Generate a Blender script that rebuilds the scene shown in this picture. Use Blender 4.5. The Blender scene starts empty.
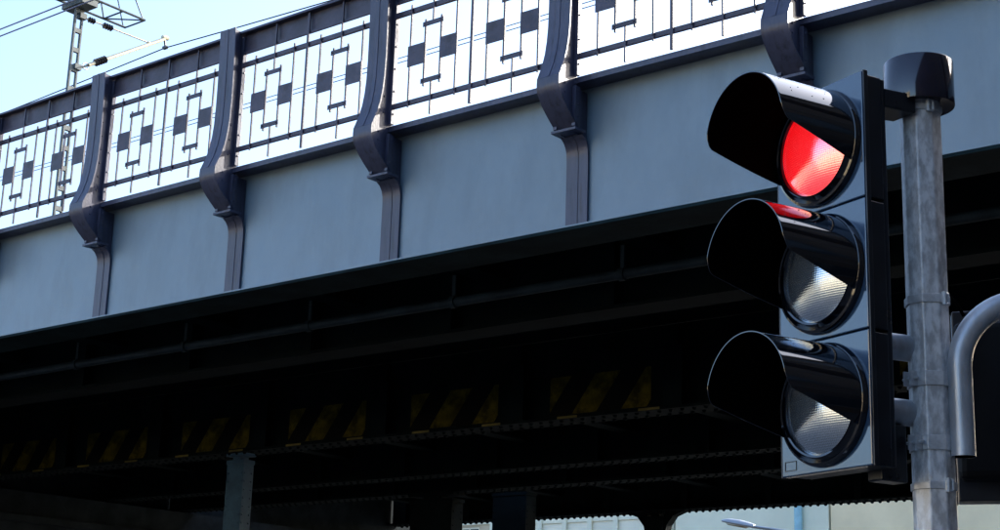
import bpy, math, random
from mathutils import Vector, Matrix
random.seed(7)
sc = bpy.context.scene
col = sc.collection
R = math.radians

# ------------------------------------------------------------------ camera
FPX, PITCH, ROLL, YAW = 1600.0, R(15.0), R(1.87), R(50.4)
F = Vector((-math.cos(YAW)*math.cos(PITCH), math.sin(YAW)*math.cos(PITCH), math.sin(PITCH)))
R0 = Vector((math.sin(YAW), math.cos(YAW), 0)); U0 = R0.cross(F)
RT = R0*math.cos(ROLL) + U0*math.sin(ROLL); UP = -R0*math.sin(ROLL) + U0*math.cos(ROLL)
cd = bpy.data.cameras.new('camera'); cam = bpy.data.objects.new('camera', cd); col.objects.link(cam)
cd.sensor_width = 36; cd.lens = 36*FPX/1000; cd.clip_start = .05; cd.clip_end = 3000
m = Matrix((RT, UP, -F)).transposed().to_4x4(); m.translation = Vector((0, 0, 1.6))
cam.matrix_world = m; sc.camera = cam

# ------------------------------------------------------------------ world, sun, exposure
SUN_EL, SUN_AZ = R(27), R(72)            # azimuth measured from +X (along the bridge) towards +Y
w = bpy.data.worlds.new('World'); sc.world = w; w.use_nodes = True
nt = w.node_tree; bg = nt.nodes['Background']
sky = nt.nodes.new('ShaderNodeTexSky'); sky.sky_type = 'NISHITA'; sky.sun_disc = False
sky.sun_elevation = SUN_EL; sky.sun_rotation = R(90) - SUN_AZ
sky.air_density = 1.0; sky.dust_density = 3.0; sky.ozone_density = 3.0
nt.links.new(sky.outputs[0], bg.inputs[0]); bg.inputs[1].default_value = 0.13
sl = bpy.data.lights.new('sun', 'SUN'); sl.energy = 3.0; sl.angle = R(.5); sl.color = (1, .93, .82)
so = bpy.data.objects.new('sun', sl); col.objects.link(so)
sd = Vector((math.cos(SUN_AZ)*math.cos(SUN_EL), math.sin(SUN_AZ)*math.cos(SUN_EL), math.sin(SUN_EL)))
so.rotation_euler = sd.to_track_quat('Z', 'Y').to_euler(); so.location = (20, 40, 30)
vs = sc.view_settings
vs.view_transform = 'Standard'; vs.look = 'None'; vs.gamma = 1; vs.use_curve_mapping = False; vs.exposure = 1.9

# ------------------------------------------------------------------ helpers
class MB:
    def __init__(s): s.v = []; s.f = []; s.m = []
    def add(s, vs_, fs, mi=0):
        o = len(s.v); s.v += [tuple(p) for p in vs_]; s.f += [tuple(i+o for i in q) for q in fs]; s.m += [mi]*len(fs); return s
    def box(s, x0, x1, y0, y1, z0, z1, mi=0):
        return s.add([(x0,y0,z0),(x1,y0,z0),(x1,y1,z0),(x0,y1,z0),(x0,y0,z1),(x1,y0,z1),(x1,y1,z1),(x0,y1,z1)],
                     [(0,3,2,1),(4,5,6,7),(0,1,5,4),(1,2,6,5),(2,3,7,6),(3,0,4,7)], mi)
    def prism(s, prof, lo, hi, ax='x', mi=0):
        n = len(prof)
        def P(a, b, h): return (h,a,b) if ax == 'x' else ((a,h,b) if ax == 'y' else (a,b,h))
        vv = [P(a,b,lo) for a,b in prof] + [P(a,b,hi) for a,b in prof]
        ff = [(i,(i+1)%n,n+(i+1)%n,n+i) for i in range(n)] + [tuple(range(n-1,-1,-1)), tuple(range(n,2*n))]
        return s.add(vv, ff, mi)
    def tube(s, pts, r, seg=10, mi=0, caps=True, hollow=0):
        pts = [Vector(p) for p in pts]; n = len(pts); rings = []
        rs = r if isinstance(r, (list, tuple)) else [r]*n
        up = None; vv = []
        for i, p in enumerate(pts):
            t = (pts[min(i+1,n-1)] - pts[max(i-1,0)]).normalized()
            if up is None:
                up = Vector((0,0,1)) if abs(t.z) < .9 else Vector((1,0,0))
            a = t.cross(up).normalized(); b = a.cross(t).normalized(); up = b
            for k in range(seg):
                q = 2*math.pi*k/seg; vv.append(p + (a*math.cos(q) + b*math.sin(q))*rs[i])
        ff = []
        for i in range(n-1):
            for k in range(seg):
                k2 = (k+1) % seg; ff.append((i*seg+k, i*seg+k2, (i+1)*seg+k2, (i+1)*seg+k))
        if caps: ff += [tuple(range(seg-1,-1,-1)), tuple(range((n-1)*seg, n*seg))]
        return s.add(vv, ff, mi)
    def lathe(s, prof, seg=32, o=(0,0,0), ax='z', mi=0):
        """prof: (radius, height) list around the axis through o"""
        o = Vector(o); vv = []; n = len(prof)
        for r, h in prof:
            for k in range(seg):
                q = 2*math.pi*k/seg; c, d = r*math.cos(q), r*math.sin(q)
                vv.append(o + (Vector((c,d,h)) if ax == 'z' else (Vector((c,h,d)) if ax == 'y' else Vector((h,c,d)))))
        ff = []
        for i in range(n-1):
            for k in range(seg):
                k2 = (k+1) % seg; ff.append((i*seg+k, i*seg+k2, (i+1)*seg+k2, (i+1)*seg+k))
        return s.add(vv, ff, mi)
    def rivet(s, p, n, r=.012, h=.008):
        p = Vector(p); n = Vector(n); a = n.orthogonal().normalized(); b = n.cross(a); k = 6
        vv = [p + (a*math.cos(q*math.tau/k) + b*math.sin(q*math.tau/k))*r for q in range(k)]
        vv += [p + n*h*.75 + (a*math.cos(q*math.tau/k) + b*math.sin(q*math.tau/k))*r*.65 for q in range(k)] + [p + n*h]
        ff = [(q,(q+1)%k,k+(q+1)%k,k+q) for q in range(k)] + [(k+q,k+(q+1)%k,2*k) for q in range(k)]
        return s.add(vv, ff)
    def mesh(s, name, mats, smooth=None):
        me = bpy.data.meshes.new(name); me.from_pydata(s.v, [], s.f)
        for mt in (mats if isinstance(mats, (list, tuple)) else [mats]): me.materials.append(mt)
        me.polygons.foreach_set('material_index', s.m)
        import bmesh
        bm = bmesh.new(); bm.from_mesh(me); bmesh.ops.recalc_face_normals(bm, faces=bm.faces); bm.to_mesh(me); bm.free()
        if smooth is not None:
            me.polygons.foreach_set('use_smooth', [True]*len(me.polygons))
            me.set_sharp_from_angle(angle=R(smooth))
        me.update(); return me
    def build(s, name, mats, parent=None, smooth=None, bevel=0, seg=2):
        return link(name, s.mesh(name, mats, smooth), parent, bevel, seg)
def link(name, me, parent=None, bevel=0, seg=2):
    o = bpy.data.objects.new(name, me); col.objects.link(o)
    if parent: o.parent = parent
    if bevel:
        b = o.modifiers.new('bevel', 'BEVEL'); b.width = bevel; b.segments = seg; b.limit_method = 'ANGLE'; b.angle_limit = R(40); b.harden_normals = False
    return o
def tag(o, label=None, cat=None, group=None, kind=None):
    if label: o['label'] = label
    if cat: o['category'] = cat
    if group: o['group'] = group
    if kind: o['kind'] = kind
    return o
def empty(name, loc=(0,0,0), rz=0):
    o = bpy.data.objects.new(name, None); col.objects.link(o); o.location = loc; o.rotation_euler.z = rz; o.empty_display_size = .2
    return o
def copy_tree(o, parent=None):
    c = o.copy(); col.objects.link(c); c.parent = parent
    for ch in list(o.children): copy_tree(ch, c)
    return c

# ------------------------------------------------------------------ materials
def mat(name, c, rough=.5, metal=0, spec=.5, coat=0, var=.15, scale=4, bump=0, bscale=60, stretch=(1,1,1), c2=None, vmask=(.4,.65), ior=1.5, rvar=0, dirt=None, drange=(.52,.75), dscale=3, dstretch=(4,4,.5), rnd=0):
    m_ = bpy.data.materials.new(name); m_.use_nodes = True
    n = m_.node_tree.nodes; L = m_.node_tree.links; b = n['Principled BSDF']
    b.inputs['Roughness'].default_value = rough; b.inputs['Metallic'].default_value = metal
    b.inputs['Specular IOR Level'].default_value = spec; b.inputs['Coat Weight'].default_value = coat; b.inputs['IOR'].default_value = ior
    if coat: b.inputs['Coat Roughness'].default_value = .06
    tc = n.new('ShaderNodeTexCoord'); mp = n.new('ShaderNodeMapping'); mp.inputs['Scale'].default_value = stretch
    L.new(tc.outputs['Object'], mp.inputs[0])
    tx = n.new('ShaderNodeTexNoise'); tx.inputs['Scale'].default_value = scale; tx.inputs['Detail'].default_value = 7; tx.inputs['Roughness'].default_value = .6
    L.new(mp.outputs[0], tx.inputs[0])
    rp = n.new('ShaderNodeValToRGB'); L.new(tx.outputs['Fac'], rp.inputs[0])
    c2 = c2 or tuple(x*(1-2*var) for x in c)
    rp.color_ramp.elements[0].position, rp.color_ramp.elements[1].position = vmask
    rp.color_ramp.elements[0].color = (*c2, 1); rp.color_ramp.elements[1].color = (*c, 1)
    out = rp.outputs[0]
    if dirt:                                   # run-off streaks and grime with a shape of their own
        md = n.new('ShaderNodeMapping'); md.inputs['Scale'].default_value = dstretch; L.new(tc.outputs['Object'], md.inputs[0])
        td = n.new('ShaderNodeTexNoise'); td.inputs['Scale'].default_value = dscale; td.inputs['Detail'].default_value = 8; td.inputs['Roughness'].default_value = .65; L.new(md.outputs[0], td.inputs[0])
        rd = n.new('ShaderNodeMapRange'); rd.inputs['From Min'].default_value, rd.inputs['From Max'].default_value = drange; L.new(td.outputs['Fac'], rd.inputs[0])
        mxd = n.new('ShaderNodeMix'); mxd.data_type = 'RGBA'; L.new(rd.outputs[0], mxd.inputs['Factor']); L.new(out, mxd.inputs['A']); mxd.inputs['B'].default_value = (*dirt, 1); out = mxd.outputs['Result']
    if rnd:
        oi = n.new('ShaderNodeObjectInfo'); mo = n.new('ShaderNodeMapRange'); mo.inputs['To Min'].default_value = 1-rnd; mo.inputs['To Max'].default_value = 1+rnd; L.new(oi.outputs['Random'], mo.inputs[0])
        mm = n.new('ShaderNodeMix'); mm.data_type = 'RGBA'; mm.blend_type = 'MULTIPLY'; mm.inputs['Factor'].default_value = 1; L.new(out, mm.inputs['A']); L.new(mo.outputs[0], mm.inputs['B']); out = mm.outputs['Result']
    L.new(out, b.inputs['Base Color'])
    if rvar:
        mr = n.new('ShaderNodeMapRange'); mr.inputs['To Min'].default_value = rough-rvar; mr.inputs['To Max'].default_value = rough+rvar
        mr.inputs['From Min'].default_value = .3; mr.inputs['From Max'].default_value = .7
        L.new(tx.outputs['Fac'], mr.inputs[0]); L.new(mr.outputs[0], b.inputs['Roughness'])
    if bump:
        t2 = n.new('ShaderNodeTexNoise'); t2.inputs['Scale'].default_value = bscale; t2.inputs['Detail'].default_value = 4
        L.new(tc.outputs['Object'], t2.inputs[0])
        bp = n.new('ShaderNodeBump'); bp.inputs['Strength'].default_value = bump; bp.inputs['Distance'].default_value = .01
        L.new(t2.outputs['Fac'], bp.inputs['Height']); L.new(bp.outputs[0], b.inputs['Normal'])
    return m_
M = {}
M['web'] = mat('blue_grey_girder_paint', (.24,.332,.405), .42, var=.08, scale=1.1, stretch=(1.3,1,.8), bump=.14, bscale=18, rvar=.12, dirt=(.16,.215,.25), drange=(.48,.95), dscale=1.5, dstretch=(2.2,1,.7), rnd=.07)
M['post'] = mat('dark_blue_post_paint', (.086,.092,.15), .4, var=.18, scale=3, stretch=(2,2,.5), bump=.16, bscale=40, rvar=.12, dirt=(.028,.026,.032), drange=(.5,.78), dscale=4, dstretch=(5,5,.8), rnd=.1)
M['rail'] = mat('dark_blue_railing_paint', (.08,.075,.118), .5, var=.2, scale=5, bump=.14, bscale=60, dirt=(.03,.022,.022), drange=(.55,.8), dscale=9, dstretch=(1,1,1), rnd=.1)
M['under'] = mat('dark_underside_paint', (.006,.0125,.0145), .9, var=.25, scale=2, bump=.15, bscale=20, spec=.12)  # near-black base colour for the parts below the deck
M['pillar'] = mat('blue_pillar_paint', (.05,.125,.21), .6, var=.15, scale=3, bump=.1, spec=.25)
M['concrete'] = mat('concrete', (.15,.15,.148), .9, var=.2, scale=2, bump=.3, bscale=30)
M['asphalt'] = mat('asphalt', (.055,.055,.058), .85, var=.2, scale=3, bump=.4, bscale=120)
M['paving'] = mat('paving', (.075,.077,.082), .85, var=.15, scale=2, bump=.3, bscale=60)
M['concrete_dk'] = mat('dark_concrete', (.03,.04,.046), .95, var=.25, scale=2, bump=.3, bscale=30, spec=.1)  # darker, bluish concrete for abutments and embankments
M['pipe'] = mat('grey_service_pipe', (.05,.075,.08), .5, var=.25, scale=4, spec=.4)
M['flange'] = mat('shaded_flange_paint', (.013,.030,.036), .7, var=.25, scale=3, bump=.15, bscale=20, spec=.04)  # dark base colour stands in for the shade under the flange
M['ballast'] = mat('ballast', (.16,.14,.12), .95, var=.3, scale=30, bump=.5, bscale=40)
M['galv'] = mat('galvanised_steel', (.80,.81,.82), .48, .3, var=.2, scale=55, stretch=(1,1,.45), bump=.10, bscale=110, vmask=(.40,.60), rvar=.14)
M['galv_pipe'] = mat('galvanised_pipe', (.56,.60,.65), .40, .5, var=.16, scale=18, stretch=(1,1,.4), bump=.04, bscale=80, rvar=.08)
M['band'] = mat('steel_band', (.74,.76,.78), .38, .35, var=.15, scale=40)
M['black'] = mat('gloss_black_plastic', (.004,.005,.009), .05, var=.2, scale=12, coat=1.0, bump=.006, bscale=10, rvar=.02)
M['plate'] = mat('gloss_housing_front', (.034,.075,.14), .12, var=.12, scale=10, coat=.7, spec=.8, dirt=(.02,.035,.055), dscale=5, dstretch=(1,1,1), bump=.012, bscale=18, rvar=.05)
M['body'] = mat('black_housing_side', (.012,.016,.024), .35, var=.2, scale=12, rvar=.1)
M['matt'] = mat('matt_black_plastic', (.0013,.0013,.0014), .95, var=.2, scale=20, spec=.02)
M['cap'] = mat('black_pole_cap', (.012,.011,.028), .12, var=.2, scale=9, spec=.8, bump=.01, bscale=12, rvar=.05)
M['ped'] = mat('dull_black_housing', (.004,.005,.007), .6, var=.2, scale=12, spec=.2)
M['mast'] = mat('mast_grey_green_steel', (.09,.115,.12), .6, var=.2, scale=10)
M['ceramic'] = mat('brown_insulator', (.03,.025,.03), .2, var=.1)
M['pale_tube'] = mat('cantilever_tube', (.62,.58,.42), .45, .2, var=.1, scale=8)
M['wire'] = mat('wire', (.05,.05,.06), .5, .6, var=.1)
M['wire2'] = mat('feeder_wire', (.16,.17,.26), .5, .3, var=.1)
M['tan'] = mat('tan_facade', (.62,.52,.36), .85, var=.1, scale=.6, bump=.1)
M['pale'] = mat('pale_facade', (.93,.88,.72), .8, var=.06, scale=.5, bump=.1)
M['palegreen'] = mat('pale_green_facade', (.84,.83,.66), .8, var=.06, scale=.5, bump=.1)
M['cream'] = mat('cream_facade', (.95,.77,.50), .8, var=.06, scale=.5, bump=.1)
M['trim'] = mat('white_trim', (.85,.83,.66), .7, var=.05)
M['glass'] = mat('window_glass', (.03,.045,.06), .05, var=.1)
M['shutter'] = mat('sky_blue_pipe', (.35,.62,.72), .5, var=.08)
M['lampgrey'] = mat('lamp_grey', (.55,.58,.6), .4, .3, var=.08)
M['lampglass'] = mat('lamp_glass', (.6,.5,.3), .3, var=.1)
M['road_paint'] = mat('road_paint', (.7,.7,.68), .7, var=.15, scale=20)

def lens_mat(name, base, emit=None, strength=0):
    m_ = bpy.data.materials.new(name); m_.use_nodes = True
    n = m_.node_tree.nodes; L = m_.node_tree.links; b = n['Principled BSDF']
    tc = n.new('ShaderNodeTexCoord'); mp = n.new('ShaderNodeMapping'); mp.inputs['Scale'].default_value = (1,1,1)
    L.new(tc.outputs['Object'], mp.inputs[0])
    sx = n.new('ShaderNodeSeparateXYZ'); L.new(mp.outputs[0], sx.inputs[0])
    def sine(sock, k):
        a = n.new('ShaderNodeMath'); a.operation = 'MULTIPLY'; a.inputs[1].default_value = k; L.new(sock, a.inputs[0])
        s_ = n.new('ShaderNodeMath'); s_.operation = 'SINE'; L.new(a.outputs[0], s_.inputs[0]); return s_.outputs[0]
    s1 = sine(sx.outputs[0], math.tau/.0056); s2 = sine(sx.outputs[2], math.tau/.0056)
    ml = n.new('ShaderNodeMath'); ml.operation = 'MULTIPLY_ADD'; ml.inputs[1].default_value = .7; L.new(s1, ml.inputs[0]); L.new(s2, ml.inputs[2])
    bp = n.new('ShaderNodeBump'); bp.inputs['Strength'].default_value = .16; bp.inputs['Distance'].default_value = .0004
    L.new(ml.outputs[0], bp.inputs['Height']); L.new(bp.outputs[0], b.inputs['Normal'])
    mr = n.new('ShaderNodeMapRange'); mr.inputs['From Min'].default_value = -1.35; mr.inputs['From Max'].default_value = 1.35
    mr.inputs['To Min'].default_value = .62; mr.inputs['To Max'].default_value = 1.0; L.new(ml.outputs[0], mr.inputs[0])
    mx = n.new('ShaderNodeMix'); mx.data_type = 'RGBA'; mx.blend_type = 'MULTIPLY'; mx.inputs['Factor'].default_value = 1
    mx.inputs['A'].default_value = (*base, 1); L.new(mr.outputs[0], mx.inputs['B'])
    L.new(mx.outputs['Result'], b.inputs['Base Color'])
    b.inputs['Roughness'].default_value = .12; b.inputs['Specular IOR Level'].default_value = .8
    b.inputs['Metallic'].default_value = .8; b.inputs['Coat Weight'].default_value = 1; b.inputs['Coat Roughness'].default_value = .03; b.inputs['Coat IOR'].default_value = 1.8
    if emit:
        b.inputs['Emission Color'].default_value = (*emit, 1)
        es = n.new('ShaderNodeMath'); es.operation = 'MULTIPLY'; es.inputs[1].default_value = strength
        L.new(mr.outputs[0], es.inputs[0]); L.new(es.outputs[0], b.inputs['Emission Strength'])
    return m_
M['lens_red'] = lens_mat('lit_red_lens', (.75,.45,.47), (1.0,.002,.006), .33)
M['lens_clear'] = lens_mat('clear_lens', (.54,.64,.76))

def hazard_mat():
    m_ = mat('hazard_stripes', (.17,.135,.012), .6, var=.3, scale=6, dirt=(.004,.005,.004), drange=(.47,.70), dscale=5, dstretch=(1,1,1), spec=.08)
    n = m_.node_tree.nodes; L = m_.node_tree.links; b = n['Principled BSDF']
    src = b.inputs['Base Color'].links[0].from_socket
    tc = [q for q in n if q.type == 'TEX_COORD'][0]; sx = n.new('ShaderNodeSeparateXYZ'); L.new(tc.outputs['Object'], sx.inputs[0])
    a = n.new('ShaderNodeMath'); a.operation = 'SUBTRACT'; L.new(sx.outputs[0], a.inputs[0])
    k = n.new('ShaderNodeMath'); k.operation = 'MULTIPLY'; k.inputs[1].default_value = .75; L.new(sx.outputs[2], k.inputs[0]); L.new(k.outputs[0], a.inputs[1])
    d = n.new('ShaderNodeMath'); d.operation = 'DIVIDE'; d.inputs[1].default_value = .74; L.new(a.outputs[0], d.inputs[0])
    fr = n.new('ShaderNodeMath'); fr.operation = 'FRACT'; L.new(d.outputs[0], fr.inputs[0])
    lt = n.new('ShaderNodeMath'); lt.operation = 'LESS_THAN'; lt.inputs[1].default_value = .5; L.new(fr.outputs[0], lt.inputs[0])
    mx = n.new('ShaderNodeMix'); mx.data_type = 'RGBA'; L.new(lt.outputs[0], mx.inputs['Factor'])
    mx.inputs['A'].default_value = (.004,.005,.005,1); L.new(src, mx.inputs['B']); L.new(mx.outputs['Result'], b.inputs['Base Color'])
    return m_
M['hazard'] = hazard_mat()

# ------------------------------------------------------------------ ground, road, pavement
tag(MB().box(-900,900,-900,900,-.5,0).build('ground', M['paving']), kind='structure')
tag(MB().box(-24.5,-3.2,-400,400,-.05,.004).build('road', M['asphalt']), kind='structure')
tag(MB().box(-3.2,-3.05,-400,400,-.05,.13).build('kerb', M['concrete'], bevel=.02), kind='structure')
tag(MB().box(-3.05,4.4,-400,400,-.05,.125).build('pavement', M['paving']), kind='structure')
tag(MB().box(-24.65,-24.5,-400,400,-.05,.13).build('kerb', M['concrete'], bevel=.02), kind='structure')
mk = MB()
for i in range(-20, 30): mk.box(-14.06,-13.94,i*6,i*6+3,.002,.008)
tag(mk.build('lane_markings', M['road_paint']), kind='structure')

# ------------------------------------------------------------------ railway bridge
XN = lambda k: -8.654 + 1.908*k            # right side of post k
KS = list(range(-8, 7))
XL, XR = -25.6, 4.6
ZB, ZC = 4.955, 6.09                       # flange top edge, kerb edge
YW = 9.178                                  # outer girder web
br = tag(empty('railway_bridge', (0, 9.26, 0)), 'blue-grey riveted steel railway bridge crossing over the street', 'bridge')
BO = Vector((0, -9.26, 0))
def part(mb, name, mats, parent, **k):
    mb.v = [(x, y-9.26, z) for x, y, z in mb.v]
    return mb.build(name, mats, parent, **k)

# outer girder: flange and top angle as the part, web panels and stiffeners as its pieces
g = MB()
g.prism([(9.04,ZB-.012),(9.48,ZB-.012),(9.48,ZB),(9.04,ZB)], XL, XR)
g.prism([(YW-.095,ZB+.002),(YW-.009,ZB+.002),(YW-.009,ZB+.016),(YW-.095,ZB+.016)], XL, XR)
og = part(g, 'outer_girder', M['web'], br)
part(MB().prism([(9.043,ZB-.036),(9.477,ZB-.036),(9.477,ZB-.0125),(9.043,ZB-.0125)], XL, XR), 'cover_plate', M['flange'], og)  # lower flange plate, underside shade put into its colour
def web_panel(x0, x1, seed):
    rnd = random.Random(seed); mb = MB(); nx, nz = 22, 14; z0, z1 = ZB-.01, ZC-.02
    a1, a2, ph, cx, cz = rnd.uniform(-.006,.006), rnd.uniform(.001,.003), rnd.uniform(0,6), rnd.uniform(.35,.65), rnd.uniform(.55,.75)
    vv = []
    for j in range(nz+1):
        for i in range(nx+1):
            u, v_ = i/nx, j/nz; e = math.sin(math.pi*u)*math.sin(math.pi*v_)
            dy = a1*e*math.sin(2.2*u*math.pi*.9+ph) + a2*e*math.sin(u*26+ph)*math.exp(-((u-cx)/.22)**2-((v_-cz)/.16)**2) + .006*e
            vv.append((x0+(x1-x0)*u, YW-dy, z0+(z1-z0)*v_))
    ff = [(j*(nx+1)+i, j*(nx+1)+i+1, (j+1)*(nx+1)+i+1, (j+1)*(nx+1)+i) for j in range(nz) for i in range(nx)]
    mb.add(vv, ff); return part(mb, 'web_panel', M['web'], og, smooth=60)
xs = [XL] + [XN(k)-.105 for k in KS] + [XR]
for i in range(len(xs)-1): web_panel(xs[i], xs[i+1], i)

# bracket posts (consoles) that carry the railing
PW = .207
face = [(8.872,7.405),(8.882,7.2),(8.888,6.9),(8.889,6.68),(8.884,6.5),(8.872,6.38),(8.852,6.27),(8.822,6.17),(8.79,6.095),(8.768,6.045)]
low = [(8.7665,6.043),(8.7635,5.99),(8.766,5.95),(8.785,5.915),(8.83,5.85),(8.90,5.785),(8.975,5.725),(9.02,5.692)]
stif = [(9.07,5.66),(9.105,5.638),(9.132,5.60),(9.146,5.555),(9.15,5.50),(9.15,5.2),(9.15,ZB+.017)]
def strip(curve, x0, x1, th=.014):
    mb = MB(); n = len(curve); vv = []
    for i, (y, z) in enumerate(curve):
        a = Vector(curve[max(i-1,0)]); b = Vector(curve[min(i+1,n-1)]); t = (b-a).normalized(); nn = Vector((-t.y, t.x))
        if nn.x < 0: nn = -nn
        for x in (x0, x1):
            vv += [(x,y,z), (x, y+nn.x*th, z+nn.y*th)]
    ff = []
    for i in range(n-1):
        o, q = i*4, (i+1)*4
        ff += [(o,q,q+2,o+2), (o+1,o+3,q+3,q+1), (o,o+1,q+1,q), (o+2,q+2,q+3,o+3)]
    ff += [(0,2,3,1), ((n-1)*4,(n-1)*4+1,(n-1)*4+3,(n-1)*4+2)]
    return mb.add(vv, ff)
first = None
for k in KS:
    x = XN(k); x0 = x-PW
    if first is None:
        fp = strip(face, 0, PW); gl = strip(face, PW/2-.010, PW/2+.010, .004)      # cover strip along the middle
        gl.v = [(a, b-.0045, c) for a, b, c in gl.v]; fp.add(gl.v, gl.f)
        pf = part(fp, 'bracket_post', M['post'], br, smooth=35)
        lo = strip(low, 0, PW); part(lo, 'console', M['post'], pf, smooth=35)
        st = strip(stif, .004, PW-.004); s2 = strip(stif, PW/2-.012, PW/2+.012, .004); s2.v = [(a,b-.0045,c) for a,b,c in s2.v]; st.add(s2.v, s2.f)
        part(st, 'stiffener_flange', M['post'], pf, smooth=35)
        # side plate (T stem), recessed from the flange edge
        inner = [(a+.012, b) for a, b in face] + [(a+.012, b) for a, b in low] + [(9.02,5.66)] + [(a+.013, b) for a, b in stif]
        sp = MB()
        for xa, xb in ((.035,.049), (PW-.049,PW-.035)):
            sp.prism(inner + [(YW-.009, ZB+.017), (YW-.009, 6.02), (9.04,6.02), (9.04,7.36), (8.99,7.40)], xa, xb)
        part(sp, 'side_plate', M['post'], pf)
        an = MB()
        an.box(PW-.0345, PW-.002, 8.99, 9.035, 6.11, 7.35); an.box(.002,.0345, 8.99,9.035,6.11,7.35)
        an.box(PW-.0345, PW+.0, 8.975, 9.038, 5.70, 6.02); an.box(0,.0345, 8.975,9.038,5.70,6.02)
        part(an, 'connecting_angle', M['post'], pf, bevel=.003)
        ld = MB().box(-.012, PW+.012, 8.965, 9.10, 5.668, 5.69)
        part(ld, 'ledge', M['post'], pf, bevel=.003)
        rv = MB()
        for z in [5.78,5.88,5.98]: rv.rivet((PW+.0, 9.01, z), (1,0,0), .011, .008)
        for z in [5.95,6.02,6.2,6.34,6.48,6.62,6.76,6.9,7.04,7.18,7.3]: rv.rivet((PW-.035, 8.935-(.05 if z<6.1 else 0), z), (1,0,0), .011, .008)
        for z in [6.2,6.4,6.6,6.8,7.0,7.2]: rv.rivet((PW-.002, 9.012, z), (1,0,0), .010, .007)
        tag(part(rv, 'rivets', M['post'], pf), kind='stuff')
        first = pf; pf.location.x = x0
    else:
        c = copy_tree(first, br); c.location.x = x0

# deck edge, deck, inner girders and cross beams
e = MB()
e.prism([(8.998,ZC-.012),(9.07,ZC-.012),(9.07,ZC),(8.998,ZC)], XL, XR)
e.prism([(8.999,ZC-.045),(9.011,ZC-.045),(9.011,ZC-.0125),(8.999,ZC-.0125)], XL, XR)
e.prism([(9.0115,ZC-.03),(YW+.1,ZC-.03),(YW+.1,ZC-.013),(9.0115,ZC-.013)], XL, XR)
part(e, 'deck_edge', M['post'], br)
def deck(y0, y1, z0, z1, nm='deck_slab'):
    return part(MB().box(XL, XR, y0, y1, z0, z1), nm, M['under'], br)
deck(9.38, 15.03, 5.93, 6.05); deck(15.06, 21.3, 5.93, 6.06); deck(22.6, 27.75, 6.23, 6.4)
part(MB().box(XL+.3, XR-.3, 9.7, 14.0, 6.051, 6.22), 'ballast_bed', M['ballast'], br)
part(MB().box(XL+.3, XR-.3, 15.6, 21.0, 6.061, 6.22), 'ballast_bed', M['ballast'], br)
def inner_girder(y, zb, zt, fw, mt, stiff=1.9, rivets=True, hazard=False, dx=0.0, sfw=.07, rr=.03):
    mb = MB()
    mb.prism([(y-fw,zb),(y+fw,zb),(y+fw,zb+.035),(y+.008,zb+.035),(y+.008,zt),(y-.008,zt),(y-.008,zb+.035),(y-fw,zb+.035)], XL, XR)
    ob = part(mb, 'inner_girder', mt, br)
    x = XL + .5 + dx; sm = None
    while x < XR-.2:
        if sm is None:
            pm = MB().prism([(y-fw*.9,zb+.037),(y-.009,zb+.037),(y-.009,zt-.02),(y-fw*.45,zt-.02)], -.012, .012)
            pm.box(-sfw,sfw,y-fw*.9-.012,y-fw*.9,zb+.037,zt-.3)
            sm = part(pm, 'web_stiffener', mt, ob); sm.location.x = x
        else:
            c = sm.copy(); col.objects.link(c); c.location.x = x
        x += stiff
    if rivets:
        rv = MB(); i = 0; xx = XL+.2
        while xx < -5:
            rv.rivet((xx, y-fw*.55, zb), (0,0,-1), rr, rr); rv.rivet((xx, y+fw*.55, zb), (0,0,-1), rr, rr); xx += .16
        tag(part(rv, 'rivets', mt, ob), kind='stuff')
    if hazard:
        x = XL+.5+dx; hm = None
        while x < XR-2:
            if hm is None:
                hm = part(MB().box(.42, stiff-.42, y-.0125, y-.0095, zb+.09, zb+.57), 'hazard_panel', M['hazard'], ob); hm.location.x = x
            else:
                c = hm.copy(); col.objects.link(c); c.location.x = x
            x += stiff
        for i in range(34):
            if i % 2: continue
            ed = MB().box(XL+.6+i*.6, XL+.9+i*.6, y-fw-.004, y-fw-.001, zb+.003, zb+.032)
            part(ed, 'flange_mark', M['hazard_y'], ob)
    return ob
M['hazard_y'] = mat('hazard_yellow', (.17,.135,.012), .6, var=.2, scale=6)
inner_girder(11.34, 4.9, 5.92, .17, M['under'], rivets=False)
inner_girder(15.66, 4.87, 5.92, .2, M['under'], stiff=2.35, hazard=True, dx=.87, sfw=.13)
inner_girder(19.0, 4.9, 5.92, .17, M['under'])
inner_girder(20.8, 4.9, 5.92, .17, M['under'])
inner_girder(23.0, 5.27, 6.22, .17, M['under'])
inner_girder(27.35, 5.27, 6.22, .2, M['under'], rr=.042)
for (ya, yb, za, zb_) in ((9.28,11.32,5.35,5.92), (15.68,18.98,5.3,5.92), (19.02,20.78,5.3,5.92), (23.02,27.33,5.7,6.22)):
    cb = None; x = XL + 1.0
    while x < XR:
        if cb is None:
            p = MB().box(-.01,.01,ya,yb,za+.03,zb_).box(-.12,.12,ya,yb,za,za+.03)
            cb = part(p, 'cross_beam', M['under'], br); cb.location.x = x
        else:
            c = cb.copy(); col.objects.link(c); c.location.x = x
        x += 1.908
# service pipe hung below the deck, with collars
pp = MB().tube([(XL,10.87,5.1),(XR,10.87,5.1)], .045, 12)
pipe = part(pp, 'service_pipe', M['pipe'], br, smooth=40)
for i in range(16):
    x = XL+.8+i*1.908
    part(MB().tube([(x-.03,10.87,5.1),(x+.03,10.87,5.1)], .06, 12).box(x-.02,x+.02,10.862,10.878,5.15,5.36), 'pipe_hanger', M['pipe'], pipe, smooth=40)
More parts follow.
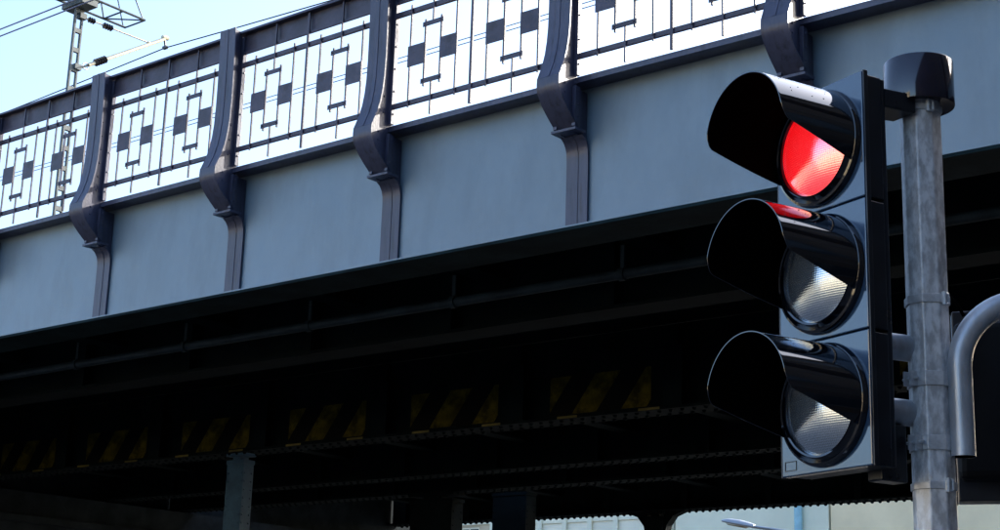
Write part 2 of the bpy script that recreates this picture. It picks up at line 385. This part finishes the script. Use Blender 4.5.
# pillars under the girders
def pillar(x, y, w_, top, mt=M['pillar'], cap=False, dp_=.15):
    mb = MB().box(x-w_/2, x+w_/2, y-dp_, y+dp_, 0, top-.16)
    po = part(mb, 'pillar', mt, br, bevel=.006)
    part(MB().box(x-w_*.52, x+w_*.52, y-dp_*1.1, y+dp_*1.1, top-.16, top-.10).box(x-w_*.22,x+w_*.22,y-dp_*.8,y+dp_*.8,top-.10,top-.04).box(x-w_*.55,x+w_*.55,y-dp_*1.15,y+dp_*1.15,top-.04,top), 'bearing', mt, po)
    part(MB().box(x-w_*.75, x+w_*.75, y-.3, y+.3, 0.004, .35), 'base_block', M['concrete'], po, bevel=.01)
    rv = MB(); z = .5
    while z < top-.25:
        for xx in (x-w_/2+.04, x+w_/2-.04): rv.rivet((xx, y-dp_, z), (0,-1,0), .018, .014)
        for yy in (y-dp_*.65, y+dp_*.65): rv.rivet((x+w_/2, yy, z), (1,0,0), .018, .014)
        z += .12
    tag(part(rv, 'rivets', mt, po), kind='stuff')
    if cap:
        for sgn in (-1, 1):
            part(MB().prism([(x+sgn*w_/2, top-.55), (x+sgn*w_/2, top-.001), (x+sgn*(w_/2+.5), top-.001), (x+sgn*(w_/2+.22), top-.1), (x+sgn*(w_/2+.07), top-.28)], y-.1, y+.1, 'y'), 'haunch', mt, po)
pillar(-17.75, 15.66, .36, 4.87, dp_=.1)
pillar(-18.45, 20.8, .95, 4.9, M['under'])
pillar(-18.5, 23.0, .78, 5.27, M['under'])
pillar(-18.25, 27.35, .42, 5.27, M['under'], cap=True)

# abutment of the bridge on the far side of the street
ab = tag(empty('abutment_wall', (-26.5, 18, 0)), 'dim grey concrete abutment wall at the left end under the bridge', 'wall')
def apart(mb, name, mt, **k):
    mb.v = [(x+26.5, y-18, z) for x, y, z in mb.v]; return mb.build(name, mt, ab, **k)
apart(MB().box(-28, -25.0, 8.6, 29, 0, 4.86), 'wall_face', M['concrete_dk'])
apart(MB().box(-60, -25.62, 8.6, 29, 4.861, 6.02), 'back_wall', M['concrete_dk'])
apart(MB().box(-60, -28.001, 8.6, 29, 0, 4.86), 'embankment', M['concrete_dk'])
apart(MB().box(-28, -24.8, 8.5, 29.1, 4.3, 4.42), 'string_course', M['concrete_dk'], bevel=.01)
ab2 = tag(empty('abutment_wall', (5.5, 18, 0)), 'grey concrete abutment wall at the right end under the bridge', 'wall')
MB().box(-1.2, 1.5, -9.4, 11, 0.126, 4.86).build('wall_face', M['concrete_dk'], ab2)
MB().box(-.85, 60, -8.7, 11, 4.861, 6.02).build('back_wall', M['concrete_dk'], ab2)
MB().box(1.501, 60, -8.7, 11, 0.002, 4.86).build('embankment', M['concrete_dk'], ab2)

# ------------------------------------------------------------------ bridge railing
rl = tag(empty('bridge_railing', (0, 9.0, ZC)), 'dark blue steel railing with squares and thin bars along the bridge edge', 'railing')
SP = 1.908; PWID = SP - PW
def rp(mb, name, parent, mt=M['rail'], **k):
    mb.v = [(x, y-9.0, z-ZC) for x, y, z in mb.v]; return mb.build(name, mt, parent, **k)
b_ = .0075
def panel():
    top = MB()
    top.box(-.02, PWID+.02, 9.016, 9.028, 7.186, 7.375)         # solid upper band
    top.prism([(8.955,7.372),(9.05,7.372),(9.05,7.40),(8.965,7.40)], -.10, PWID+.10)   # handrail
    top.box(-.02, PWID+.02, 8.995, 9.0155, 7.176, 7.200)
    po = rp(top, 'railing_panel', rl, bevel=.002)
    rp(MB().box(-.03, PWID+.03, 8.994, 9.020, 7.05, 7.095), 'upper_bar', po, bevel=.003)
    rp(MB().box(-.03, PWID+.03, 8.994, 9.020, 6.238, 6.28), 'lower_bar', po, bevel=.003)
    def bar(x, z0, z1, w_=b_, bend=0):
        if bend:
            mb = MB().tube([(x+bend*math.sin(math.pi*i/8), 8.988, z0+(z1-z0)*i/8) for i in range(9)], w_*1.1, 6)
        else: mb = MB().box(x-w_, x+w_, 8.980, 8.9935, z0, z1)
        return rp(mb, 'bar', po)
    mid = PWID/2
    for xx in (.185, mid-.165, mid+.168, PWID-.168):
        bar(xx, 6.215, 7.118)
    bar(mid, 6.105, 7.37, .013)
    for xx in (.435, PWID-.427):
        bar(xx, 6.905, 7.37); bar(xx, 6.105, 6.40)
    for c in (.435, PWID-.427):
        for s in (-1, 1): bar(c+s*.088, 6.362, 6.95, .0085)
        for z in (6.882, 6.382):
            rp(MB().box(c-.112, c+.112, 8.972, 8.9795, z, z+.042), 'tie_plate', po, bevel=.002)
        for s in (-1, 1):
            x0_ = c+s*.088; x1_ = c+s*.262
            a, b2 = min(x0_,x1_), max(x0_,x1_)
            rp(MB().box(a-.006, b2+.006, 8.972, 8.9795, 6.562, 6.746), 'square_plate', po, bevel=.002)
    kn = MB()
    for xx in (.185, mid-.165, mid+.168, PWID-.168):
        for z in (6.259, 7.072): kn.rivet((xx, 8.98, z), (0,-1,0), .011, .008)
    for c in (.435, PWID-.427):
        for s in (-1,1):
            for z in (6.403, 6.903): kn.rivet((c+s*.088, 8.972, z), (0,-1,0), .010, .007)
    tag(rp(kn, 'rivets', po), kind='stuff')
    return po
pan = panel(); pan.location.x = XN(KS[0])
for k in KS[1:-1]:
    c = copy_tree(pan, rl); c.location.x = XN(k)
    for ch in c.children:                     # a few bars a little out of true
        if ch.name.startswith('bar') and random.random() < .3: ch.rotation_euler.y = 0; ch.location.x = random.uniform(-.006,.006)

# ------------------------------------------------------------------ traffic lights
def visor_mesh():
    mb = MB(); r, th = .148, .0025; NL, NA = 24, 48; L0, L1 = -.012, -.252
    def half(s):                               # half opening angle from the top, over the length 0..1
        a = 90 + 27*(1-s) + 1
        if s > .9: a -= 14*((s-.9)/.1)**3
        return R(a)
    def ring(rr):
        vv = []
        for i in range(NL+1):
            s = i/NL; s = 1-(1-s)**1.25; y = L0+(L1-L0)*s; h = half(s)
            for j in range(NA+1):
                q = -h+2*h*j/NA; vv.append((rr*math.sin(q), y, rr*math.cos(q)))
        return vv
    W_ = NA+1
    o = ring(r); i_ = ring(r-th); n = len(o)
    fo = [(i*W_+j, i*W_+j+1, (i+1)*W_+j+1, (i+1)*W_+j) for i in range(NL) for j in range(NA)]
    mb.add(o+i_, fo, 0); k = len(mb.f)
    mb.f += [tuple(n+q for q in reversed(f)) for f in fo]; mb.m += [1]*len(fo)
    rim = [(NL*W_+j, NL*W_+j+1, n+NL*W_+j+1, n+NL*W_+j) for j in range(NA)]
    rim += [(j+1, j, n+j, n+j+1) for j in range(NA)]
    for i in range(NL):
        a, b = i*W_, (i+1)*W_; rim.append((a, b, n+b, n+a)); a += NA; b += NA; rim.append((b, a, n+a, n+b))
    mb.f += rim; mb.m += [0]*len(rim)
    return mb.mesh('visor', [M['black'], M['matt']], smooth=50)
def lens_mesh(mt):
    prof = []; rl_, sag = .1235, .026
    for i in range(13):
        q = i/12; prof.append((max(rl_*q, .0004), -.018 - sag*(1-q*q)))
    return MB().lathe(prof, 56, ax='y').mesh('lens', mt, smooth=60)
def section_mesh():
    mb = MB()
    prof = [(-.16,-.1635),(.16,-.1635),(.16,.1635),(-.16,.1635)]
    mb.prism(prof, -.004, .018, 'y', 0)
    mb.box(-.152,.152,.018,.068,-.1615,.1615,1)
    return mb.mesh('signal_section', [M['plate'], M['body']])
def bezel_mesh():
    prof = [(.1225,-.002),(.1225,-.020),(.126,-.026),(.131,-.027),(.136,-.020),(.140,-.0165),(.1445,-.021),(.1505,-.019),(.1535,-.012),(.1545,-.0035)]
    return MB().lathe(prof, 64, ax='y').mesh('bezel', M['black'], smooth=40)
VM, LR, LC, SM, BM = visor_mesh(), lens_mesh(M['lens_red']), lens_mesh(M['lens_clear']), section_mesh(), bezel_mesh()
def signal_head(name, loc, rz, n, lit, scale=1):
    root = empty(name, loc, rz); root.scale = (scale,)*3
    for i in range(n):
        s = link('signal_section', SM, root, bevel=.003, seg=2); s.location.z = .165 + .33*i
        l = link('lens', LR if i == lit else LC, s); v = link('visor', VM, s); link('bezel', BM, s)
        if i == lit: tag(l, 'glowing red lens')
        dr = MB(); rr = random.Random(i+3)
        for _ in range(26):
            a = R(rr.uniform(5, 62)); y = rr.uniform(-.24,-.05); dr.rivet((.148*math.sin(a), y, .148*math.cos(a)), (math.sin(a),0,math.cos(a)), rr.uniform(.0012,.0026), .0012)
        tag(dr.build('droplets', M['black'], s, smooth=80), kind='stuff')
        if i == 0:
            tagp = MB()
            for (x0,x1,z0,z1) in ((-.148,-.105,-.150,-.148),(-.148,-.105,-.128,-.126),(-.148,-.146,-.148,-.128),(-.107,-.105,-.148,-.128)):
                tagp.box(x0,x1,-.0052,-.0035,z0,z1)
            tagp.build('maker_plate', M['body'], s)
    H = .33*n
    bk = MB().box(-.150,.150,.0685,.084,.004,H-.004); bk.build('back_plate', M['body'], root, bevel=.004)
    sd_ = MB().box(.1605,.166,-.002,.012,.0,H).box(-.166,-.1605,-.002,.012,.0,H); sd_.build('hinge_strip', M['body'], root, bevel=.0015)
    return root
TH = R(-20.12)
P0 = Vector((-1.839, 3.489, 2.142))
tl = signal_head('traffic_light', P0, TH, 3, 2)
tag(tl, 'glossy black three-lens traffic light with red lamp lit, beside the steel pole', 'traffic light')
# local helper for things in the signal head's frame
POLE = Vector((-1.647, 3.669)); PR = .0512
ct, stn = math.cos(TH), math.sin(TH)
def toloc(p): d = Vector(p) - P0; return Vector((d.x*ct + d.y*stn, -d.x*stn + d.y*ct, d.z))
pl = toloc((POLE.x, POLE.y, 2.142))
# arms that hold the head to the pole
for z in (.155, .318):
    a = MB().tube([(pl.x-.045, .084, z), (pl.x-.03, pl.y-PR*.7, z)], .033, 20)
    a.build('bracket_tube', M['galv_pipe'], tl, smooth=40)
ta = MB().prism([(pl.x-.065,.0845),(pl.x+.03,.0845),(pl.x+.04,pl.y-PR-.002),(pl.x-.04,pl.y-PR-.002)], .915, .965, 'z')
ta.build('top_arm', M['body'], tl, bevel=.004)
MB().box(pl.x-.1,pl.x-.02,.0845,.108,.80,.97).build('mounting_rail', M['body'], tl, bevel=.003)
MB().box(pl.x-.07,pl.x-.02,.0845,.17,-.02,.12).build('bottom_bracket', M['body'], tl, bevel=.004)

# pole
sp_ = tag(empty('signal_pole', (POLE.x, POLE.y, .125)), 'round galvanised steel pole with black cap, right of the lit traffic light', 'pole')
zb0 = .125
cdv = Vector((-POLE.x, -POLE.y)).normalized()
PROT = math.atan2(cdv.y, cdv.x) + R(12 - 22.5); PO = PR*1.045
sh = MB().lathe([(.0008,0),(PO+.003,0),(PO,1.2),(PO-.001,2.985),(.0008,2.985)], 8).build('shaft', M['galv'], sp_, bevel=.0035, seg=3); sh.rotation_euler.z = PROT
bp_ = MB().lathe([(.0008,.0),(.15,.0),(.15,.02),(.06,.024),(.056,.05)], 32); bp_.build('base_flange', M['galv'], sp_, smooth=40)
cz0, cz1 = 3.095-zb0, 3.215-zb0
MB().lathe([(.052,cz0+.006),(.086,cz0+.003),(.0878,cz0),(.0885,cz0+.003),(.0885,cz1-.002),(.087,cz1),(.0008,cz1+.003)], 48).build('cap', M['cap'], sp_, smooth=40)
def camdir():      # unit vector from the pole to where the street side of the clamps faces
    return Vector((-POLE.x, -POLE.y)).normalized()
cdv = camdir(); crt = Vector((-cdv.y, cdv.x))
def band_mesh(h):
    mb = MB().lathe([(PO+.001,-h/2),(PO+.0035,-h/2),(PO+.0035,h/2),(PO+.001,h/2),(PO+.001,-h/2)], 8)
    mb.v = [(x*math.cos(PROT)-y*math.sin(PROT), x*math.sin(PROT)+y*math.cos(PROT), z) for x, y, z in mb.v]; return mb
def band(z, h, bolts, name='clamp_band', tilt=0):
    z -= zb0
    o = band_mesh(h).build(name, M['band'], sp_, bevel=.0015)
    o.location.z = z; o.rotation_euler = (tilt, 0, 0)
    for kind, ang in bolts:
        d = Vector((cdv.x*math.cos(ang) - cdv.y*math.sin(ang), cdv.x*math.sin(ang) + cdv.y*math.cos(ang)))
        t = Vector((-d.y, d.x)); mb = MB()
        if kind == 'bolt':
            p = d*(PR+.004); q = d*(PR+.034)
            mb.tube([(p.x,p.y,0),(q.x,q.y,0)], .0042, 8).tube([((d*(PR+.012)).x,(d*(PR+.012)).y,0),((d*(PR+.019)).x,(d*(PR+.019)).y,0)], .009, 6)
            ob = mb.build('bolt', M['band'], o)
        elif kind == 'lug':
            c = d*(PR+.011)
            for s in (-1, 1):
                a = c + t*.009*s; b = c + t*.013*s
                mb.add([(a.x-d.x*.01,a.y-d.y*.01,-h/2),(b.x-d.x*.01,b.y-d.y*.01,-h/2),(b.x+d.x*.012,b.y+d.y*.012,-h/2),(a.x+d.x*.012,a.y+d.y*.012,-h/2),
                        (a.x-d.x*.01,a.y-d.y*.01,h/2),(b.x-d.x*.01,b.y-d.y*.01,h/2),(b.x+d.x*.012,b.y+d.y*.012,h/2),(a.x+d.x*.012,a.y+d.y*.012,h/2)],
                       [(0,3,2,1),(4,5,6,7),(0,1,5,4),(1,2,6,5),(2,3,7,6),(3,0,4,7)])
            a = c - t*.026; b = c + t*.026
            mb.tube([(a.x,a.y,0),(b.x,b.y,0)], .004, 8)
            ob = mb.build('lug', M['band'], o)
        else:      # worm-drive clip of a hose clamp
            c = d*(PR+.006); a = c - t*.004
            mb.tube([(c.x-t.x*.004,c.y-t.y*.004,-.016),(c.x-t.x*.004,c.y-t.y*.004,.016)], .0065, 8)
            mb.tube([(c.x+t.x*.01,c.y+t.y*.01,-.012),(c.x+t.x*.01,c.y+t.y*.01,.012)], .004, 8)
            mb.tube([(c.x-t.x*.004,c.y-t.y*.004,.014),(c.x+t.x*.01,c.y+t.y*.01,.012)], .004, 6)
            mb.tube([(c.x-t.x*.004,c.y-t.y*.004,-.014),(c.x+t.x*.01,c.y+t.y*.01,-.012)], .004, 6)
            ob = mb.build('clip', M['band'], o)
band(3.082, .016, [('clip', R(25))], 'strap')
band(2.578, .022, [('clip', R(50))], 'strap')
band(2.377, .036, [('lug', R(-48)), ('bolt', R(78))])
band(2.219, .036, [('lug', R(-40)), ('bolt', R(80))])
band(2.116, .018, [('clip', R(38))], 'strap')

# bent galvanised pipe clamped to the pole
pc = Vector((POLE.x + R0.x*.074 + cdv.x*.042, POLE.y + R0.y*.074 + cdv.y*.042)); rb = .17; zs = 2.405
bdir = Vector((R0.x*.97 - cdv.x*-.1, R0.y*.97 - cdv.y*-.1)).normalized()
path = [(0,0,2.187), (0,0,2.26), (0,0,2.33), (0,0,zs)]
for i in range(1, 15):
    q = i/14*math.pi/2; path.append((bdir.x*rb*(1-math.cos(q)), bdir.y*rb*(1-math.cos(q)), zs+rb*math.sin(q)))
path += [(bdir.x*(rb+.12), bdir.y*(rb+.12), zs+rb), (bdir.x*(rb+.3), bdir.y*(rb+.3), zs+rb)]
bp = tag(empty('bent_pipe', (pc.x, pc.y, 2.187)), 'bent grey galvanised pipe clamped to the pole, curving off to the right', 'pipe')
mb = MB().tube(path, .0295, 28, caps=False)
mb.tube([path[0], path[1]], .026, 28, caps=False, mi=1)
mb.v = [(x, y, z-2.187) for x, y, z in mb.v]; mb.build('tube', [M['galv_pipe'], M['matt']], bp, smooth=60)

# second head behind the pole, seen from the back
hd = (Vector((0,0,1.6)) + (F + RT*(1008-500)/FPX + UP*(265-505)/FPX)*4.3)
h2 = signal_head('traffic_light', (hd.x, hd.y, hd.z), math.atan2(R0.y, R0.x) + R(158), 2, -1, .80)
for o in h2.children_recursive:
    pass
tag(h2, 'unlit black two-lens traffic light turned away, behind the bent pipe', 'traffic light')
MB().box(-.14,.14,.105,.19,.06,.60).build('rear_box', M['ped'], h2, bevel=.03, seg=3)
MB().tube([(.10,.16,.62),(.12,.17,.66),(.15,.16,.70),(.22,.14,.72)], .006, 8).build('cable', M['matt'], h2, smooth=60)

# ------------------------------------------------------------------ overhead line mast
XMST, YMST = -22.3, 15.2
ms = tag(empty('catenary_mast', (XMST, YMST, 6.061)), 'grey lattice overhead-line mast rising behind the bridge railing at left', 'mast')
def mp_(mb, name, mt=M['mast'], parent=ms, **k):
    mb.v = [(x-XMST, y-YMST, z-6.061) for x, y, z in mb.v]; return mb.build(name, mt, parent, **k)
for s in (-1, 1):
    mp_(MB().prism([(YMST+s*.07-.014,6.08),(YMST+s*.07+.014,6.08),(YMST+s*.07+.014,15.5),(YMST+s*.07-.014,15.5)], XMST-.03, XMST+.03), 'upright')
z = 6.4; bt = None
while z < 15.3:
    if bt is None: bt = mp_(MB().box(XMST-.028, XMST+.028, YMST-.0555, YMST+.0555, 6.021, 6.101), 'batten'); bt.location.z = z-6.061
    else: c = bt.copy(); col.objects.link(c); c.location.z = z-6.061
    z += .36
mp_(MB().box(XMST-.13,XMST+.13,YMST-.12,YMST+.12,6.062,6.0795), 'base_plate')
ZBm = 13.08
for s in (-1, 1):
    mp_(MB().tube([(XMST+s*.28, YMST-1.7, ZBm), (XMST+s*.28, YMST+1.2, ZBm)], .022, 6), 'boom_chord')
for i in range(7):
    y = YMST-1.7+i*.483; s = 1 if i % 2 else -1
    mp_(MB().tube([(XMST-.28, y, ZBm), (XMST+.28, y, ZBm)], .016, 6), 'boom_lace')
    if i < 6: mp_(MB().tube([(XMST-s*.28, y, ZBm), (XMST+s*.28, y+.483, ZBm)], .014, 6), 'boom_lace')
for s in (-1, 1):
    mp_(MB().tube([(XMST+s*.28, YMST+1.15, ZBm), (XMST, YMST+.1, 15.2)], .012, 6), 'boom_stay')
    mp_(MB().tube([(XMST+s*.28, YMST-1.6, ZBm), (XMST, YMST-.1, 15.2)], .012, 6), 'boom_stay')
mp_(MB().box(XMST-.3, XMST+.3, YMST-.16, YMST+.16, ZBm-.14, ZBm-.03), 'boom_seat')
def insul(p, q, n=5, r=.07):
    p, q = Vector(p), Vector(q); L_ = (q-p); mb = MB(); d = L_.normalized(); N = n*4
    pts, rs = [], []
    for i in range(N+1): pts.append(p + L_*i/N); rs.append(r if i % 4 == 2 else r*.55)
    mb.tube(pts, rs, 12); return mp_(mb, 'insulator', M['ceramic'], smooth=30)
st0, st1 = Vector((XMST, YMST+.1, 12.81)), Vector((XMST, 16.72, 12.83))
mp_(MB().tube([st0, st1], .014, 8), 'stay_rod', M['pale_tube'])
insul((XMST,15.40,12.81),(XMST,15.54,12.812),3,.055); insul((XMST,15.72,12.815),(XMST,15.92,12.816),4,.06)
tb0, tb1 = Vector((XMST, YMST+.12, 11.86)), Vector((XMST, 17.10, 13.04))
mp_(MB().tube([tb0.lerp(tb1,.1), tb1], .034, 12), 'cantilever_tube', M['pale_tube'], smooth=40)
mp_(MB().tube([tb0, tb0.lerp(tb1,.12)], .02, 8), 'hinge_rod')
insul(tb0.lerp(tb1,.17), tb0.lerp(tb1,.30), 5, .07)
for q in (.07,):
    c = tb0.lerp(tb1, q); mp_(MB().tube([c+Vector((0,.06*math.cos(a*math.tau/12),.06*math.sin(a*math.tau/12))) for a in range(13)], .012, 6), 'shackle', M['band'])
mp_(MB().tube([(XMST,16.72,12.83),(XMST,16.80,12.83)], .03, 8), 'clamp', M['pale_tube'])
mp_(MB().tube([(XMST,17.03,13.04),(XMST,17.15,13.06)], .045, 8), 'clamp', M['pale_tube'])
mp_(MB().tube([(XMST,17.08,13.02),(XMST,17.11,12.88)], .018, 8).box(XMST-.05,XMST+.05,17.08,17.14,12.84,12.89), 'wire_clamp', M['ceramic'])
mp_(MB().box(XMST-.06,XMST+.06,YMST+.0,YMST+.13,12.76,12.86), 'bracket')
mp_(MB().box(XMST-.06,XMST+.06,YMST+.0,YMST+.13,11.81,11.91), 'bracket')
def wire(pts, r, label, mt, group):
    p0 = Vector(pts[0]); mb = MB().tube([Vector(p)-p0 for p in pts], r, 6); o = mb.build('overhead_wire', mt, smooth=60); o.location = p0
    return tag(o, label, 'wire', group)
def sag(x0, x1, y, z0, zm, n=24): return [(x0+(x1-x0)*i/n, y, z0-(z0-zm)*(1-(2*i/n-1)**2)) for i in range(n+1)]
G = 'overhead line wires'
wire(sag(XMST, 26, 17.11, 12.86, 12.3), .011, 'thin wire running right from the mast arm just above the railing', M['wire'], G)
wire(sag(-70, XMST, 17.11, 12.86, 12.3), .011, 'thin wire running left from the mast arm, behind the railing', M['wire'], G)
wire(sag(-80, 26, 17.9, 11.78, 11.70), .008, 'upper of two faint parallel wires seen through the railing', M['wire2'], G)
wire(sag(-80, 26, 17.9, 11.70, 11.62), .008, 'lower of two faint parallel wires seen through the railing', M['wire2'], G)
wire(sag(-70, 20, 14.87, 12.93, 12.90), .013, 'upper of two wires leaving the mast top to the left', M['wire2'], G)
wire(sag(-70, 20, 14.87, 12.79, 12.76), .013, 'lower of two wires leaving the mast top to the left', M['wire2'], G)

# ------------------------------------------------------------------ buildings beyond the bridge
def building(name, label, x0, x1, y, depth, h, mt, trim, floors, bay, ww, wh, sill=.9, pil=0, zoff=0):
    bo = tag(empty(name, ((x0+x1)/2, y, 0)), label, 'building'); cx = (x0+x1)/2
    MB().box(x0-cx, x1-cx, .12, depth, 0, h).build('wall', mt, bo)
    n = int((x1-x0)//bay); fh = (h-.8)/floors; wins = [(x0-cx + (i+.5)*(x1-x0)/n) for i in range(n)]
    # front skin with real openings: piers and spandrels
    for f_ in range(floors):
        z0 = f_*fh
        MB().box(x0-cx, x1-cx, 0, .12, z0, z0+sill).build('spandrel', mt, bo)
        MB().box(x0-cx, x1-cx, 0, .12, z0+sill+wh, z0+fh).build('spandrel', mt, bo)
        e0 = x0-cx
        for wx in wins + [None]:
            e1 = (x1-cx) if wx is None else wx-ww/2
            MB().box(e0, e1, .0, .12, z0+sill, z0+sill+wh).build('pier', mt, bo)
            if wx is not None: e0 = wx+ww/2
        MB().box(x0-cx-.05, x1-cx+.05, -.08, -.001, z0+fh-.22+zoff, z0+fh-.08+zoff).build('moulding', trim, bo)
    pane = None; frame = None
    for f_ in range(floors):
        for wx in wins:
            z0 = f_*fh+sill
            if pane is None:
                fm = MB().box(-ww/2,-ww/2+.07,.03,.09,0,wh).box(ww/2-.07,ww/2,.03,.09,0,wh).box(-ww/2+.07,ww/2-.07,.03,.09,0,.07).box(-ww/2+.07,ww/2-.07,.03,.09,wh-.07,wh).box(-.03,.03,.035,.085,.07,wh-.07)
                frame = fm.build('window', trim, bo); pane = MB().box(-ww/2+.07,ww/2-.07,.095,.11,.07,wh-.07).build('pane', M['glass'], frame)
                fr = frame
                MB().box(-ww/2-.08,ww/2+.08,-.10,-.001,-.08,-.002).build('sill', trim, frame)
            else: fr = copy_tree(frame, bo)
            fr.location = (wx, 0, z0)
    if pil:
        k = None; i = 0
        while x0+i*pil < x1:
            xx = x0-cx+i*pil
            if k is None: k = MB().box(-.12,.12,-.15,-.085,0,h).build('pilaster', trim, bo); k.location.x = xx
            else: c = k.copy(); col.objects.link(c); c.location.x = xx
            i += 1
    MB().box(x0-cx-.3, x1-cx+.3, -.35, depth, h, h+.35).build('cornice', trim, bo)
    return bo
building('apartment_house', 'tan house front seen through the dark gap between the pillars at bottom left', -64, -49.6, 60, 12, 13.76, M['tan'], M['trim'], 4, 2.4, 1.3, 1.9, 1.0)
building('office_building', 'pale white-green office front with thin pilasters seen under the bridge', -49.5, -39.2, 60, 12, 13.6, M['pale'], M['trim'], 4, 1.45, .7, 1.5, .5, pil=1.45)
building('office_building', 'plain light green building front seen under the bridge beside the street lamp', -39.1, -31.6, 60, 12, 12.32, M['palegreen'], M['palegreen'], 3, 3.6, 1.2, 1.4, 2.2)
building('apartment_house', 'cream building front seen under the bridge behind the steel pole', -31.5, -10, 60, 12, 12.92, M['cream'], M['trim'], 3, 3.3, 1.3, 1.7, 2.0)
sf = building('apartment_house', 'unseen sunlit tan street front added left of the bridge, mirrored in the traffic light lenses', -14, 46, 0, 12, 15, M['tan'], M['trim'], 4, 4.0, 1.6, 1.9, 1.0)
sf.rotation_euler.z = R(90); sf.location = (-95, -30, 0)  # out-of-view house added so the lenses have something to reflect
M['brick'] = mat('dark_brick_facade', (.10,.075,.06), .85, var=.2, scale=3, bump=.2)
rf = building('apartment_house', 'unseen dark brick house added right of the pavement to darken the visor reflections', -19, 19, 0, 12, 17, M['brick'], M['concrete'], 4, 3.6, 1.2, 1.9, 1.0)
rf.rotation_euler.z = R(-90); rf.location = (6.2, -10.8, 0.0)  # out-of-view house added to block low sky in the visors and shade the right
sh_ = building('sky_blocker', 'unseen dark brick block added on the embankment to darken the visor reflections', -9, 9, 0, 12, 9.5, M['brick'], M['concrete'], 3, 3.6, 1.4, 2.2, 1.0)
sh_.rotation_euler.z = R(-90); sh_.location = (6.4, 18.6, 6.021)  # made-up block out of view, keeps bright sky out of the visor reflections
sg = building('apartment_house', 'unseen sunlit cream street front added behind the viewer to brighten the clear lenses', -28, 28, 0, 12, 13, M['tan'], M['trim'], 4, 4.0, 1.6, 1.9, 1.0)
sg.rotation_euler.z = R(180); sg.location = (-34, -40, 0)  # out-of-view bright front added to light up the lens reflections
dp = tag(empty('drain_pipe', (-32.9, 59.8, 0)), 'light blue vertical pipe on the green building under the bridge', 'pipe')
MB().tube([(0,0,0),(0,0,12.3)], .17, 14).build('tube', M['shutter'], dp, smooth=40)
MB().box(-.2,.2,.0,.2,4,4.1).box(-.2,.2,0,.2,12,12.1).build('bracket', M['lampgrey'], dp)
# street lamp beyond the bridge
lp = tag(empty('street_lamp', (-15.2, 30, 0)), 'grey street lamp with flat tilted head below the bridge edge', 'street lamp')
MB().lathe([(.09,0),(.085,1.2),(.06,1.25),(.045,4.6)], 16).build('post', M['lampgrey'], lp, smooth=40)
MB().tube([(0,0,4.55),(-.1,0,4.72),(-.4,0,4.85),(-1.0,0,4.98),(-1.9,0,5.13),(-2.4,0,5.21)], .035, 10).build('arm', M['lampgrey'], lp, smooth=60)
hm = MB(); N = 10
secs = [(-2.35,.06,.06),(-2.5,.12,.085),(-2.7,.16,.10),(-2.95,.16,.085),(-3.12,.09,.04)]
vv = []
for x, hw, hh in secs:
    zc = 5.2 + (-(x+2.35))*.2
    for j in range(N):
        q = j*math.tau/N; vv.append((x, hw*math.cos(q), zc+hh*max(math.sin(q), -.35)))
ff = [(i*N+j, i*N+(j+1)%N, (i+1)*N+(j+1)%N, (i+1)*N+j) for i in range(len(secs)-1) for j in range(N)] + [tuple(range(N)), tuple(range(4*N, 5*N))]
hd_ = hm.add(vv, ff).build('lamp_head', M['lampgrey'], lp, smooth=50)
MB().add([(-2.55,-.09,5.205),(-2.55,.09,5.205),(-3.0,.10,5.29),(-3.0,-.10,5.29),(-2.6,-.07,5.185),(-2.6,.07,5.185),(-2.95,.08,5.255),(-2.95,-.08,5.255)],
         [(0,1,2,3),(4,7,6,5),(0,4,5,1),(1,5,6,2),(2,6,7,3),(3,7,4,0)]).build('lamp_glass', M['lampglass'], hd_)
